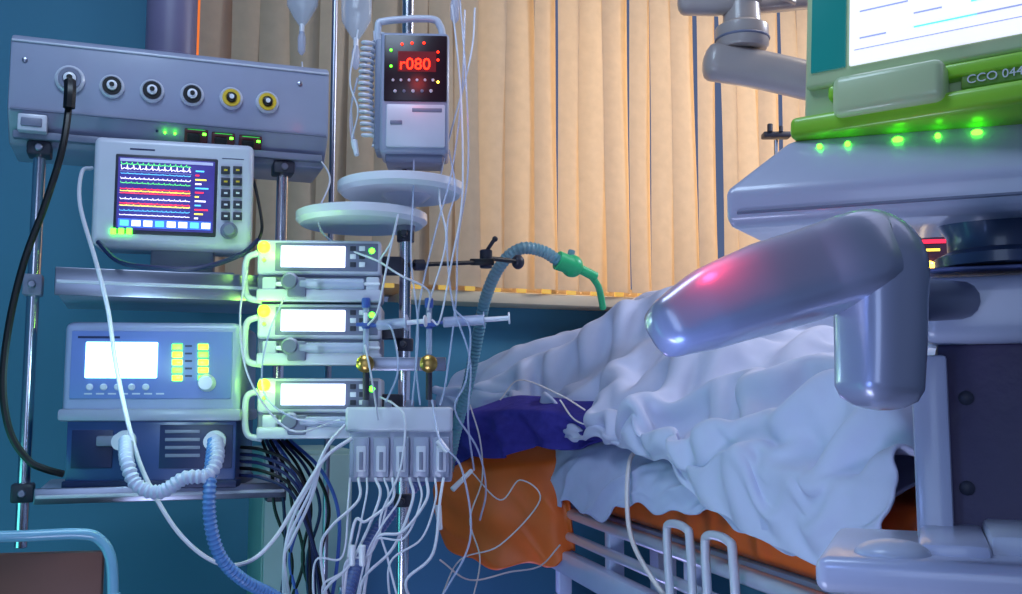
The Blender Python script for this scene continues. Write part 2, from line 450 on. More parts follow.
q,c=tray(362,222,132); q.lathe((0,0,c.z-.03),(0,0,1),[(.016,0),(.018,.024)],m_grey); q.done()
for py in(172,236,345,500):
    q=T.part('pole_collar',m_dgrey); z=a(405,py,0).z; q.cyl((0,0,z-.012),(0,0,z+.012),.017); q.cyl((0,-.01,z),(0,-.04,z),.006); q.done()
c2=W(333,120,2.33); c2.z=0
T=Thing('bag_stand','thin steel drip stand holding infusion bags behind the pumps','drip stand',c2,0)
T.part('pole',m_steel).cyl((0,0,.06),(0,0,2.2),.007,n=16).done()
q=T.part('base',m_dgrey)
for k in range(4):
    an=k*math.pi/2+.8; q.tube([(0,0,.07),(math.cos(an)*.13,math.sin(an)*.13,.012)],.010,n=8,sub=4,round_=1)
q.done()
q=T.part('hook',m_steel); q.tube([(-.11,0,2.12),(-.09,0,2.09),(0,0,2.14),(.07,0,2.09),(.09,0,2.12)],.003); q.done()

# ---------------- syringe pumps
LP=[]
def syringe_pump(py,k):
    c=W(318,py+60,1.93)
    T=Thing('syringe_pump','pale grey syringe pump with bright display clamped to the infusion stand','syringe pump',c,4,'stacked syringe pumps on the stand')
    a=T.at; YF=-.06
    q=T.part('pump_housing',m_pale); l,r_,b0,t0=T.pb(q,257,py-1,381,py+34,YF,.06,.006,seg=3)
    q.b2((l,YF+.008,b0-.045),(r_,.06,b0+.005),.005,m_grey); h=q.done()
    q=T.part('front_panel',m_grey,h); T.pb(q,275,py+2,378,py+30,YF-.0015,YF+.002,.002); q.done()
    q=T.part('display',e_white,h); T.pb(q,281,py+5,345,py+26,YF-.004,YF,.001); q.done()
    for rr in range(3):
        for cc in range(2):
            q=T.part('key',m_white if (rr+cc)%2 else m_dgrey,h); T.pb(q,350+cc*9,py+5+rr*8,356+cc*9,py+10+rr*8,YF-.003,YF,.001); q.done()
    q=T.part('status_lamp',e_g,h); q.sph(a(372,py+10,YF),(.006,.004,.006)); q.done()
    q=T.part('status_lamp',e_y,h,label='bright yellow-green round lamp'); q.sph(a(264,py+6,YF),(.0115,.007,.0115)); q.done()
    q=T.part('status_lamp',e_g,h); q.cyl(a(264,py+19,YF),a(264,py+19,YF-.004),.0035); q.done()
    LP.append(T.M@a(262,py+7,YF-.045)); 
    q=T.part('side_bracket',m_pale,h)
    q.tube([a(258,py+12,YF),a(247,py+18,YF),a(245,py+40,YF),a(248,py+56,YF),a(262,py+60,YF)],.006,n=10); q.done()
    q=T.part('syringe_cradle',m_pale,h); T.pb(q,256,py+48,381,py+60,YF-.015,YF+.02,.004)
    T.pb(q,262,py+36,276,py+50,YF-.012,YF+.01,.003); T.pb(q,366,py+36,379,py+50,YF-.012,YF+.01,.003); q.done()
    q=T.part('plunger_grip',m_grey,h); q.lathe(a(292,py+42,YF+.01),(0,-1,0),[(.016,0),(.016,.028),(.012,.034)]); T.pb(q,287,py+36,306,py+56,YF-.02,YF+.01,.004); q.done()
    q=T.part('syringe',m_clear,h,label='clear plastic syringe barrel'); q.cyl(a(300,py+43,YF-.012),a(364,py+43,YF-.012),.010); q.cyl(a(364,py+43,YF-.012),a(380,py+43,YF-.012),.003,m=m_white)
    q.cyl(a(276,py+43,YF-.012),a(320,py+43,YF-.012),.004,m=m_white); q.cyl(a(318,py+43,YF-.012),a(323,py+43,YF-.012),.009,m=m_dgrey); q.done()
    q=T.part('pole_clamp',m_dgrey,h); q.b2(a(379,py+15,-.02),a(403,py+35,.02),.004); q.done()
for k,py in enumerate((241,305,379)): syringe_pump(py,k)

# ---------------- volumetric pump at top
T=Thing('infusion_pump','grey infusion pump with red digits clamped near the stand top','infusion pump',W(416,160,1.9),3)
a=T.at; YF=-.05
q=T.part('pump_housing',m_lilac); l,r_,b0,t0=T.pb(q,380,32,449,153,YF,.045,.008,seg=3)
q.b2((l-.012,YF+.02,b0+.01),(l+.01,.04,t0-.005),.006,m_grey); q.b2((l+.01,YF+.01,b0-.016),(r_-.01,.03,b0+.004),.005,m_grey); h=q.done()
q=T.part('carry_handle',m_pale,h); q.tube([a(380,60,0),a(378,28,0),a(386,21,0),a(430,19,0),a(440,26,0),a(443,38,0)],.007,n=10); q.done()
q=T.part('display_panel',mat('panel_black',(34,10,22),.3),h); T.pb(q,384,35,447,101,YF-.003,YF+.002,.003)
q.b2(a(398,51,YF-.0035),a(436,72,YF-.003),0,e_rb)
q.text('r080',a(399,69,YF-.0045),.031,e_r,ext=.0006)
for k in range(6): q.cyl(a(393+k*8,80,YF-.003),a(393+k*8,80,YF-.006),.0028,m=m_pale)
for k in range(5): q.cyl(a(395+k*9,91,YF-.003),a(395+k*9,91,YF-.006),.0032,m=m_grey if k%2 else m_pale)
q.done()
for i_,(x_,y_,mm) in enumerate(((402,44,e_r),(412,43,e_r),(424,43,e_r),(438,52,e_r),(438,60,e_r),(391,50,e_g),(391,66,e_g),(438,82,e_o))):
    T.part('status_lamp',mm,h).cyl(a(x_,y_,YF-.002),a(x_,y_,YF-.006),.0024,n=10).done()
q=T.part('pump_door',m_pale,h); T.pb(q,386,104,445,147,YF-.005,YF+.002,.004); T.pb(q,390,120,402,124,YF-.007,YF,.001,m_grey); T.pb(q,412,108,442,112,YF-.006,YF,.001,m_grey); q.done()
pts=[]
for k in range(17*10+1):
    t=k/10; base_=a(369,40+ (k/170)*98,-.0); an=t*2*math.pi
    pts.append(base_+Vector((math.cos(an)*.012-.006*math.sin(k/170*math.pi),math.sin(an)*.012,0)))
Tq=T.part('coiled_cord',m_cw); Tq.tube([a(384,34,0),a(374,32,0)]+pts+[a(372,146,0),a(384,140,0)],.0034,n=6,sub=1); Tq.done()

# ---------------- infusion bags
def bag(cx,y0,y1,Y,w_,lab,kind):
    T=Thing('infusion_bag' if kind else 'infusion_bottle',lab,'infusion bag',W(cx,y1,Y),0)
    a=T.at
    q=T.part('container',m_liq); zt_=a(cx,y0).z; zb_=a(cx,y1).z; hh_=zt_-zb_; s_=w_/2*Y/FP
    b=bmesh.new(); prf=[(.12,0),(.2,.03),(.55,.12),(.95,.25),(1,.4),(1,.85),(.9,.96),(.6,1)]
    rings=[]
    for (rr,h_) in prf:
        rings.append([b.verts.new((math.cos(2*math.pi*k/24)*s_*rr,math.sin(2*math.pi*k/24)*s_*rr*.55,zb_+hh_*h_)) for k in range(24)])
    for i_ in range(len(rings)-1):
        for k in range(24): b.faces.new([rings[i_][k],rings[i_][(k+1)%24],rings[i_+1][(k+1)%24],rings[i_+1][k]])
    b.faces.new(rings[0][::-1]); b.faces.new(rings[-1]); q.merge(b,None); cc=q.done()
    T.part('bag_label',m_white,cc).b2((-s_*.5,-s_*.57,zb_+hh_*.5),(s_*.5,-s_*.55,zb_+hh_*.75),0).done()
    q=T.part('drip_chamber',m_clear); q.lathe((0,0,zb_-.065),(0,0,1),[(.003,0),(.009,.008),(.0095,.04),(.007,.05),(.004,.066)]); q.cyl((0,0,zb_-.012),(0,0,zb_+.01),.006,m=m_white); q.done()
bag(302,-60,28,2.33,34,'clear plastic infusion bag hanging from the drip stand',1)
bag(356,-40,42,2.28,32,'clear infusion bottle with drip chamber hanging from the stand',0)
bag(455,-110,-8,2.0,34,'clear infusion bag hanging from the chrome stand hooks',1)

# ---------------- transducer holder box
T=Thing('pressure_transducer_box','pale grey multi-channel connector box with ribbed sockets fixed to the stand','connector box',W(400,485,1.88),2)
a=T.at; YF=-.03
q=T.part('box_housing',m_pale); T.pb(q,345,407,452,432,YF,.05,.006,seg=3); T.pb(q,349,430,452,482,YF+.006,.045,.004,m=m_lilac); h=q.done()
for k in range(5):
    q=T.part('socket',m_lilac,h); x_=353+k*20
    T.pb(q,x_,437,x_+16,478,YF-.006,YF+.01,.003); T.pb(q,x_+3,446,x_+13,472,YF-.009,YF,.002,m_pale); T.pb(q,x_+6,452,x_+10,470,YF-.0105,YF,.001,m_grey); q.done()
for k in range(4):
    q=T.part('top_connector',m_grey,h); q.b2(a(362+k*22,400,-.01),a(370+k*22,409,.01),.002); q.done()
# ---------------- manifold
T=Thing('stopcock_manifold','steel rail with brass knobs and blue stopcocks on the stand','manifold',W(400,372,1.86),2)
a=T.at
q=T.part('rail',m_steel); q.b2(a(358,357,-.006),a(446,371,.01),.002); h=q.done()
for cx in(366,429):
    T.part('knob',m_brass,h).lathe(a(cx,364,-.004),(0,-1,0),[(.013,0),(.016,.005),(.016,.018),(.012,.022),(.005,.024)]).done()
    q=T.part('stopcock',m_clear,h,label='blue and clear stopcock'); c=a(cx,325,0)
    q.cyl(a(cx,355,0),a(cx,298,0),.0055,m=m_clear); q.sph(c,.009,m_cb); q.box(c+Vector((0,-.01,0)),(.034,.006,.007),.002,m_cb); q.box(c+Vector((0,-.01,.012)),(.007,.006,.02),.002,m_white)
    q.cyl(a(cx,308,0),a(cx,298,0),.008,m=m_cb); q.cyl(a(cx,400,0),a(cx,372,0),.006,m=m_dgrey); q.done()
def syr(p0,p1,lab):
    p0=W(*p0); p1=W(*p1); d=p1-p0
    T=Thing('syringe',lab,'syringe',p0,0); z=Vector((0,0,0))
    q=T.part('barrel',m_clear); q.cyl(d*.12,d*.66,.0095); q.cyl(z,d*.12,.003,m=m_cb); q.cyl(d*.65,d*.665,.015,m=m_clear); q.done()
    q=T.part('plunger',m_white); q.cyl(d*.4,d*.98,.0045); q.cyl(d*.36,d*.42,.0088,m=m_cb); q.cyl(d*.975,d,.011); q.done()
syr((434,323,1.85),(510,318,1.85),'clear syringe with white plunger fitted to the stopcock')
syr((371,326,1.85),(426,321,1.83),'clear short syringe lying between the two stopcocks')

# ---------------- hose support arm
T=Thing('hose_support_arm','black jointed arm holding the breathing hose','support arm',W(412,264,1.93),0)
q=T.part('rod',m_black); q.cyl(T.lw(408,265,1.94),T.lw(487,262,2.1),.0045); q.cyl(T.lw(487,258,2.1),T.lw(522,262,2.2),.005); rd=q.done()
q=T.part('clamp',m_dgrey,rd); q.cyl(T.lw(486,250,2.09),T.lw(486,268,2.09),.013); q.tube([T.lw(486,252,2.09),T.lw(494,240,2.08)],.004,sub=2); q.sph(T.lw(495,239,2.08),.006); q.done()
T.part('clamp',m_dgrey,rd).cyl(T.lw(414,265,1.95),T.lw(424,265,1.96),.011).done()
T.part('clamp',m_dgrey,rd).sph(T.lw(518,262,2.19),(.014,.016,.016)).done()
q=T.part('lever',m_black); q.box(T.lw(482,262,2.07),(.05,.006,.014),.003); q.done()

def hose(name,lab,cat,pts,r,m,corr=0,n=8,group=None,**k):
    p=Part(name,m,None,lab,cat,group,**k); p.tube([W(*x) for x in pts],r,n=n,corr=corr,sub=8); return p.done()
T=Thing('breathing_hose','translucent corrugated breathing hose with green connector arching over the patient','breathing hose',W(465,410,2.35),0)
L=T.lw
q=T.part('corrugated_hose',m_teal); q.tube([L(448,470,2.45),L(456,430,2.42),L(468,385,2.38),L(478,335,2.34),L(486,297,2.3),L(500,266,2.26),L(520,249,2.24),L(542,251,2.26),L(560,262,2.28)],.0145,n=12,corr=.009,ridge=.14); q.done()
q=T.part('connector',m_green,label='green plastic hose connector'); q.cyl(L(557,260,2.28),L(578,268,2.3),.022,.020); q.sph(L(572,266,2.3),.026); q.cyl(L(578,268,2.3),L(596,277,2.32),.011); q.cyl(L(570,258,2.3),L(572,250,2.3),.008,m=m_teal); q.done()
q=T.part('patient_tube',m_green); q.tube([L(590,274,2.31),L(597,284,2.34),L(600,292,2.38),L(603,308,2.42)],.008,n=10); q.done()

# ---------------- bed
BT=Thing('hospital_bed','hospital bed with orange mattress and lilac steel frame','hospital bed',(.137,2.65,0),13.4)
q=BT.part('mattress',m_orange,label='orange vinyl mattress'); q.b2((-.012,-1.48,.805),(.9,.43,.93),.025,seg=4); q.done()
m_bf=mat('bed_frame_lilac',(196,206,238),.3,coat=.3)
fr=BT.part('frame',m_bf)
fr.b2((0,-1.5,.765),(.035,.42,.803),.006); fr.b2((.87,-1.5,.765),(.905,.42,.803),.006)
fr.b2((0,-1.5,.765),(.905,-1.47,.803),.006); fr.b2((0,.4,.765),(.905,.43,.803),.006)
fr.b2((-.05,-1.4,.645),(-.02,.05,.70),.006)
for y in(-1.25,-.85,-.42,-.03): fr.b2((-.03,y-.016,.58),(.005,y+.016,.79),.004)
fr.b2((.05,-1.35,.45),(.1,.3,.52),.006); fr.b2((.8,-1.35,.45),(.85,.3,.52),.006)
for y in(-1.1,-.1): fr.b2((.05,y-.03,.46),(.85,y+.03,.51),.006); fr.b2((.2,y-.03,.5),(.25,y+.03,.77),.005); fr.b2((.65,y-.03,.5),(.7,y+.03,.77),.005)
for x in(.08,.82):
    for y in(-1.3,.25): fr.b2((x-.025,y-.025,.12),(x+.025,y+.025,.47),.006)
F_=fr.done()
for x in(.08,.82):
    for y in(-1.3,.25):
        BT.part('caster',m_black,F_).cyl((x-.02,y,.06),(x+.02,y,.06),.06).box((x,y,.11),(.055,.05,.04),.008,m_grey).done()
q=BT.part('side_rail',m_rail,label='polished tubular side rail'); q.cyl((-.03,-1.42,.79),(-.03,.02,.79),.014); q.cyl((-.032,-1.42,.735),(-.032,.03,.735),.011)
q.sph((-.03,.02,.79),.018,m_dgrey); q.done()
for y in(-.90,-1.06):
    q=BT.part('rail_loop',m_pale); q.tube([(-.06,y+.05,.70),(-.065,y+.05,.82),(-.065,y+.035,.845),(-.065,y-.035,.845),(-.065,y-.05,.82),(-.06,y-.05,.68)],.0075,n=10); q.done()
for y in(-.83,-1.0):
    q=BT.part('rail_lock',m_pale); q.sph((-.065,y,.70),(.018,.022,.022)); q.tube([(-.065,y,.70),(-.068,y-.01,.64),(-.065,y,.58)],.012,n=10,round_=1); q.done()

def ss(a,b,t): t=max(0,min(1,(t-a)/(b-a))); return t*t*(3-2*t)
def interp(tab,x):
    if x<=tab[0][0]: return tab[0][1]
    for (a,b),(c,d) in zip(tab,tab[1:]):
        if x<=c: t=(x-a)/(c-a); t=t*t*(3-2*t); return b+(d-b)*t
    return tab[-1][1]
def ridge(x,y,k=0):
    return 1-abs(noise.noise(Vector((x,y,k*7.3))))*2.2
def crp(P,t):
    n=len(P)-1; t*=n; i=min(int(t),n-1); t-=i
    g=lambda j:P[j] if 0<=j<=n else (P[0]*2-P[1] if j<0 else P[n]*2-P[n-1])
    a,b,c,d=g(i-1),g(i),g(i+1),g(i+2)
    return .5*((2*b)+(c-a)*t+(2*a-5*b+4*c-d)*t*t+(3*b-a-3*c+d)*t**3)
XE=[(-1.45,-.035),(-.1,-.05),(.1,-.09),(.3,-.18),(.42,-.22)]
ZB=[(-1.45,.845),(-1.1,.868),(-.85,.868),(-.4,.815),(-.02,.815),(.05,.97),(.15,1.03),(.42,1.03)]
ZS=[(-1.45,.97),(-.9,.98),(-.4,.995),(0,1.04),(.42,1.08)]
RZ=[(-1.45,1.04),(-1.2,1.09),(-.8,1.13),(-.45,1.21),(-.15,1.30),(.1,1.33),(.42,1.31)]
def prof_at(y,zbt,ex=0):
    X=interp(XE,y)-ex; Zb=interp(zbt,y); Zs=interp(ZS,y); Rz=interp(RZ,y)
    Zs2=max(Zs,Zb+.03)
    return [Vector((X-.018,y,Zb)),Vector((X-.012,y,(Zb+Zs2)/2)),Vector((X+.03,y,Zs2)),Vector((X*.5+.16,y,Zs2+(Rz-Zs2)*.62)),Vector((.42,y,Rz)),Vector((.7,y,Rz-.04)),Vector((.93,y,Zs2))]
def lower_sheet():
    b=bmesh.new(); G=[]; ny,nv=220,60; y0,y1=-1.46,-.01
    for i in range(ny+1):
        y=y0+(y1-y0)*i/ny; row=[]
        P=prof_at(y,ZB)
        P[0].z+=.010*math.sin(y*17)+.006*math.sin(y*41)
        for j in range(nv+1):
            v=j/nv*.5; p0=crp(P,v)
            wx=noise.noise(Vector((y*3,v*3,1)))*.3
            hang=1-ss(.1,.4,v)
            d=hang*(.009*noise.noise(Vector(((y+wx*.3+v*.5)*9,v*3,5)))+.012*max(0,ridge((y+v*1.1+wx*.3)*5,v*2,3))**2)+.003*noise.noise(Vector((y*20,v*20,2)))
            row.append(b.verts.new(p0+Vector((-d,0,d*.3-.02*(1-hang)))))
        G.append(row)
    for i in range(ny):
        for j in range(nv): b.faces.new([G[i][j],G[i+1][j],G[i+1][j+1],G[i][j+1]])
    p=Part('bed_sheet',m_sheet,None,'smooth pale lilac sheet hanging over the side of the mattress','sheet',sharp=180)
    b.transform(BT.M); p.merge(b,None); o=p.done()
    md=o.modifiers.new('thick','SOLIDIFY'); md.thickness=.003; md.offset=-1
lower_sheet()
ZU=[(-1.5,.85),(-1.2,.865),(-1.05,.895),(-.85,.96),(-.5,.985),(-.25,.975),(-.05,1.0),(.12,1.04),(.42,1.04)]
def blanket():
    rng=np.random.RandomState(4)
    ny,nv=195,130; y0,y1=-1.50,.42
    ys=np.linspace(y0,y1,ny+1)
    P=np.zeros((ny+1,nv+1,3))
    V=np.arange(nv+1)/nv
    def nz(sc_,k):
        out=np.zeros((ny+1,nv+1))
        for i in range(ny+1):
            for j in range(nv+1):
                out[i,j]=noise.noise(Vector((ys[i]*sc_,V[j]*1.2*sc_,k)))
        return out
    n1=nz(2.2,3.1); n2=nz(6,9.7); n3=nz(14,5.5); n4=nz(4,2.2)
    for i,y in enumerate(ys):
        pr=prof_at(y,ZU,.014)
        for j in range(nv+1):
            P[i,j]=crp(pr,j/nv*.85)
    P[:,:,2]+=.004
    Y,Vv=np.meshgrid(ys,V*1.2,indexing='ij')
    heap=np.clip(n4,0,1)*.10+np.clip(1-np.abs(np.sin((Y*.8+Vv*.9+n1*.5)*5.2))*1.6,0,1)*.042
    heap*=np.clip((V-.10)/.12,0,1)
    P[:,:,2]+=heap; P[:,:,0]-=heap*.35
    base=P.copy()
    nx=120; xs=np.linspace(-.35,1.0,nx); H=np.full((ny+1,nx),-9.0); XS=np.zeros(ny+1)
    for i,y in enumerate(ys):
        pr=prof_at(y,ZB)
        c=np.array([crp(pr,t) for t in np.linspace(.30,1,90)])
        o_=np.argsort(c[:,0]); h_=np.interp(xs,c[o_,0],c[o_,2],left=-9,right=-9)
        XS[i]=interp(XE,y)-.022
        s0=c[o_,0][0]; m_=(xs>XS[i])&(xs<s0); h_[m_]=c[o_,2][0]
        H[i]=h_+.002
    ey=np.linalg.norm(base[1:]-base[:-1],axis=2); ev=np.linalg.norm(base[:,1:]-base[:,:-1],axis=2)
    taper=np.clip(.12+V*3.2,0,1)[None,:]
    exy=(.13+.13*n1)*taper; exv=.11+.10*n2
    ry=ey*(1+np.clip(exy[:-1],.0,.3)); rv=ev*(1+np.clip(exv[:,:-1],.02,.26))
    d1=np.sqrt(ry[:,:-1]**2+rv[:-1]**2)
    b1=ry[:-1]+ry[1:]; b2_=rv[:,:-1]+rv[:,1:]
    b1w=ry[:-3]+ry[1:-2]+ry[2:-1]+ry[3:]; b2w=rv[:,:-3]+rv[:,1:-2]+rv[:,2:-1]+rv[:,3:]
    anch=np.zeros((ny+1,nv+1),bool)
    for _ in range(46):
        i=rng.uniform(0,ny); j=rng.uniform(.14*nv,nv); 
        an=rad(rng.uniform(15,70)) if rng.rand()<.8 else rad(rng.uniform(-60,10))
        Ln=rng.uniform(14,38)
        for t in np.arange(0,Ln,1.0):
            ii_=int(i-math.cos(an)*t); jj_=int(j-math.sin(an)*t)
            an+=rng.uniform(-.06,.06)
            if 0<=ii_<=ny and .12*nv<jj_<=nv: anch[ii_,jj_]=True
    P[:,:,2]+=np.where(anch,0,.008+.016*np.abs(n2)+.002*n3)
    P[:,:,0]-=np.where(V<.3,.004+.010*np.abs(n2),0)
    PP=P.copy()
    def sel_con(i0,i1,r,k,comp=False):
        a=P[i0];b=P[i1]; d=b-a; L=np.sqrt((d*d).sum(2))+1e-9
        f=(L-r)/L
        if comp: f=np.minimum(f,0)
        w=(f*k*.5)[...,None]*d
        P[i0]=a+w; P[i1]=b-w
    ii=np.arange(ny+1)
    BI=[(np.array([x for x in range(ny-1) if (x//2)%2==s_]),np.array([x for x in range(nv-1) if (x//2)%2==s_])) for s_ in(0,1)]
    BW=[(np.array([x for x in range(ny-3) if (x//4)%2==s_]),np.array([x for x in range(nv-3) if (x//4)%2==s_])) for s_ in(0,1)]
    def run(k):
        for s_ in(0,1):
            i=np.arange(s_,ny,2)
            sel_con(i,i+1,ry[i],k)
            sel_con(np.ix_(i,np.arange(nv)),np.ix_(i+1,np.arange(1,nv+1)),d1[i],k*.25)
            sel_con(np.ix_(i+1,np.arange(nv)),np.ix_(i,np.arange(1,nv+1)),d1[i],k*.25)
        for s_ in(0,1):
            j=np.arange(s_,nv,2); sel_con(np.ix_(ii,j),np.ix_(ii,j+1),rv[:,j],k)
        for i,j in BI:
            sel_con(i,i+2,b1[i],.5,True)
            sel_con(np.ix_(ii,j),np.ix_(ii,j+2),b2_[:,j],.5,True)
        for i,j in BW:
            sel_con(i,i+4,b1w[i],.22,True)
            sel_con(np.ix_(ii,j),np.ix_(ii,j+4),b2w[:,j],.22,True)
    fix=P[:,-1].copy()
    am=anch[...,None]
    for step in range(150):
        vel=(P-PP)*(.93 if step<110 else .8); PP=P.copy(); P+=vel; P[:,:,2]-=.00010
        for it in range(5): run(.9)
        P=np.where(am,P*.6+base*.4,P*.992+base*.008)
        P[:,-1]=fix
        yi=np.clip((P[:,:,1]-y0)/(y1-y0)*ny,0,ny).round().astype(int)
        xf=np.clip((P[:,:,0]-xs[0])/(xs[1]-xs[0]),0,nx-1.001); x0_=xf.astype(int); fr_=xf-x0_
        ha=H[yi,x0_]; hb=H[yi,x0_+1]; bad=(ha<-1)|(hb<-1)
        h=np.where(bad,np.maximum(ha,hb),ha*(1-fr_)+hb*fr_)
        side=XS[yi]-.004
        pen=(P[:,:,2]<h)&(P[:,:,0]>side)
        dz=h-P[:,:,2]; dx=P[:,:,0]-side
        useside=pen&(dx<dz)&(dx<.06)
        up=pen&~useside
        P[:,:,0]=np.where(useside,side,P[:,:,0]); P[:,:,2]=np.where(up,h,P[:,:,2])
        for m_ in(0,1): PP[:,:,m_]=np.where(up,PP[:,:,m_]*.3+P[:,:,m_]*.7,PP[:,:,m_])
        PP[:,:,2]=np.where(up,P[:,:,2],PP[:,:,2])
        PP[:,:,0]=np.where(useside,P[:,:,0],PP[:,:,0])
    for _ in range(4):
        Q=P.copy(); Q[1:-1,1:-1]=P[1:-1,1:-1]*.5+.125*(P[2:,1:-1]+P[:-2,1:-1]+P[1:-1,2:]+P[1:-1,:-2])
        Q[1:-1,0]=P[1:-1,0]*.5+.25*(P[2:,0]+P[:-2,0]); P=Q
    b=bmesh.new(); G=[[b.verts.new(P[i,j]) for j in range(nv+1)] for i in range(ny+1)]
    for i in range(ny):
        for j in range(nv): b.faces.new([G[i][j],G[i+1][j],G[i+1][j+1],G[i][j+1]])
    b.transform(BT.M)
    p=Part('blanket',m_cloth,None,'crumpled white blanket heaped over the patient on the bed','blanket',sharp=180); p.merge(b,None); o=p.done()
    md=o.modifiers.new('thick','SOLIDIFY'); md.thickness=.006; md.offset=0
    md=o.modifiers.new('sub','SUBSURF'); md.levels=1; md.render_levels=1
blanket()
def strip(name,m,lab,path,ztop,zbot,amp,ny=120,nz=50,seed=0,bulge=.03,cat='blanket',fr=1):
    b=bmesh.new(); G=[]
    for i in range(ny+1):
        u=i/ny; c=crp([Vector(x) for x in path],u)
        tt=crp([Vector(x) for x in path],min(1,u+.02))-crp([Vector(x) for x in path],max(0,u-.02)); tt.z=0
        nn=Vector((tt.y,-tt.x,0)).normalized()
        za=interp(ztop,u); zb_=interp(zbot,u)+.008*math.sin(u*19+seed); row=[]
        for j in range(nz+1):
            v=j/nz; z=zb_+(za-zb_)*v
            wx=noise.noise(Vector((u*2,v*1.5,seed)))*.5
            d=amp*(math.sin((u+wx*.15)*22*fr+v*1.5)*.5+ridge(u*5*fr+v*2+wx,v*2,seed+1)*.8)*(1-.6*v)+bulge*math.sin(v*math.pi*.9)
            inn=-.09*max(0,v-.75)/.25
            row.append(b.verts.new(Vector((c.x,c.y,z))+nn*(d+inn)))
        G.append(row)
    for i in range(ny):
        for j in range(nz): b.faces.new([G[i][j],G[i+1][j],G[i+1][j+1],G[i][j+1]])
    p=Part(name,m,None,lab,cat,sharp=180); p.merge(b,None); o=p.done()
    md=o.modifiers.new('thick','SOLIDIFY'); md.thickness=.006; md.offset=0
    return o
def hw(px,Y): v=W(px,450,Y); v.z=0; return v
strip('orange_cover_sheet',m_orange,'orange vinyl cover hanging over the head corner of the bed',[hw(449,2.72),hw(470,2.62),hw(510,2.56),hw(552,2.52),hw(574,2.5)],
   [(0,.93),(.3,.97),(1,1.0)],[(0,.70),(.25,.66),(.5,.655),(.8,.67),(1,.70)],.016,seed=3,fr=.8,cat='bed cover')
strip('indigo_blanket',m_purple,'dark indigo blanket bunched under the white sheet',[hw(452,2.78),hw(475,2.58),hw(520,2.46),hw(575,2.36),hw(632,2.22)],
   [(0,1.03),(.4,1.07),(.7,1.06),(1,1.01)],[(0,.88),(.3,.92),(.6,.945),(.85,.96),(1,.965)],.03,seed=9,bulge=.03,fr=1.3)

def person():
    pts={'pelvis':(.45,-.42,1.03),'waist':(.45,-.25,1.06),'chest':(.45,-.02,1.12),'neck':(.45,.14,1.17),'headb':(.45,.19,1.19),'head':(.45,.29,1.20),
     'shl':(.29,.08,1.11),'ell':(.21,-.16,1.03),'wrl':(.22,-.40,.99),'hal':(.23,-.48,.99),
     'shr':(.61,.08,1.13),'elr':(.69,-.16,1.04),'wrr':(.68,-.40,1.0),'har':(.67,-.48,1.0),
     'hl':(.37,-.5,1.02),'kl':(.28,-.94,1.0),'al':(.08,-1.40,.965),'hll':(.06,-1.44,.960),'tl':(.0,-1.535,.965),
     'hr':(.53,-.5,1.02),'kr':(.55,-.92,1.03),'ar':(.52,-1.33,.965),'hrr':(.52,-1.37,.96),'tr':(.52,-1.40,1.01)}
    rr={'pelvis':.105,'waist':.1,'chest':.12,'neck':.055,'headb':.07,'head':.085,'shl':.05,'ell':.036,'wrl':.026,'hal':.028,'shr':.055,'elr':.04,'wrr':.028,'har':.03,
     'hl':.075,'kl':.048,'al':.030,'hll':.032,'tl':.024,'hr':.075,'kr':.05,'ar':.034,'hrr':.034,'tr':.026}
    E=[('pelvis','waist'),('waist','chest'),('chest','neck'),('neck','headb'),('headb','head'),('chest','shl'),('shl','ell'),('ell','wrl'),('wrl','hal'),('chest','shr'),('shr','elr'),('elr','wrr'),('wrr','har'),
       ('pelvis','hl'),('hl','kl'),('kl','al'),('al','hll'),('hll','tl'),('pelvis','hr'),('hr','kr'),('kr','ar'),('ar','hrr'),('hrr','tr')]
    ks=list(pts); me=bpy.data.meshes.new('person')
    me.from_pydata([pts[k] for k in ks],[(ks.index(a),ks.index(b)) for a,b in E],[])
    o=bpy.data.objects.new('person',me); col.objects.link(o)
    o.matrix_world=BT.M
    md=o.modifiers.new('skin','SKIN'); md.use_smooth_shade=True
    for i,k in enumerate(ks):
        me.skin_vertices[0].data[i].radius=(rr[k],rr[k])
        me.skin_vertices[0].data[i].use_root=(k=='pelvis')
    o.modifiers.new('sub','SUBSURF').levels=2; o.modifiers['sub'].render_levels=2
    me.materials.append(m_skin)
    meta(o,'patient lying on the back covered by blankets, one foot showing','person')
person()

# ---------------- right-hand ventilator cart
cl=W(965,400,1.0); cl.z=0
C=Thing('ventilator_cart','wheeled ventilator with pale green display unit and large handle','ventilator',cl,-22)
a=C.at
m_cart=mat('cart_plastic_lilac',(188,192,216),.32,coat=.5)
m_cd=mat('cart_panel_violet',(70,60,94),.5,bump=.15,scale=60)
yf=-.14
xl=a(726,205,yf).x; zlo=a(800,221,yf).z; zmid=a(800,186,yf).z; hz=a(800,140,yf+.05).z-zmid
q=C.part('top_housing',m_cart)
q.prof([(yf,zlo+.004),(yf,zmid),(yf+.05,zmid+hz),(.14,zmid+hz+.004),(.14,zlo+.02),(yf+.02,zlo)],xl,xl+.60,.007,seg=3)
for v in q.bm.verts:
    if v.co.z>zmid+.004 and v.co.x<xl+.1: v.co.x+=(v.co.z-zmid)*.95
top=q.done()
q=C.part('trim_strip',m_grey,top); q.b2((xl+.01,yf-.002,zlo+.010),(xl+.59,yf+.004,zlo+.013),.001); q.done()
DI=Matrix.Rotation(rad(-14),4,'Z'); TI=Matrix.Rotation(rad(-8),4,'X'); DR=DI@TI
g0=a(797,142,-.085)
def G_(x,y,z): return g0+DR@Vector((x,y,z))
def gbox(name,m,x0,x1,z0,z1,y0,y1,r=.003,par=None,label=None,q=None):
    q=q or C.part(name,m,par,label)
    c=G_((x0+x1)/2,(y0+y1)/2,(z0+z1)/2); q.box(c,(x1-x0,y1-y0,z1-z0),r,m,rot=DR,seg=3)
    return q
q=gbox('display_housing',m_plime,0,.46,.012,.36,.01,.07,.012)
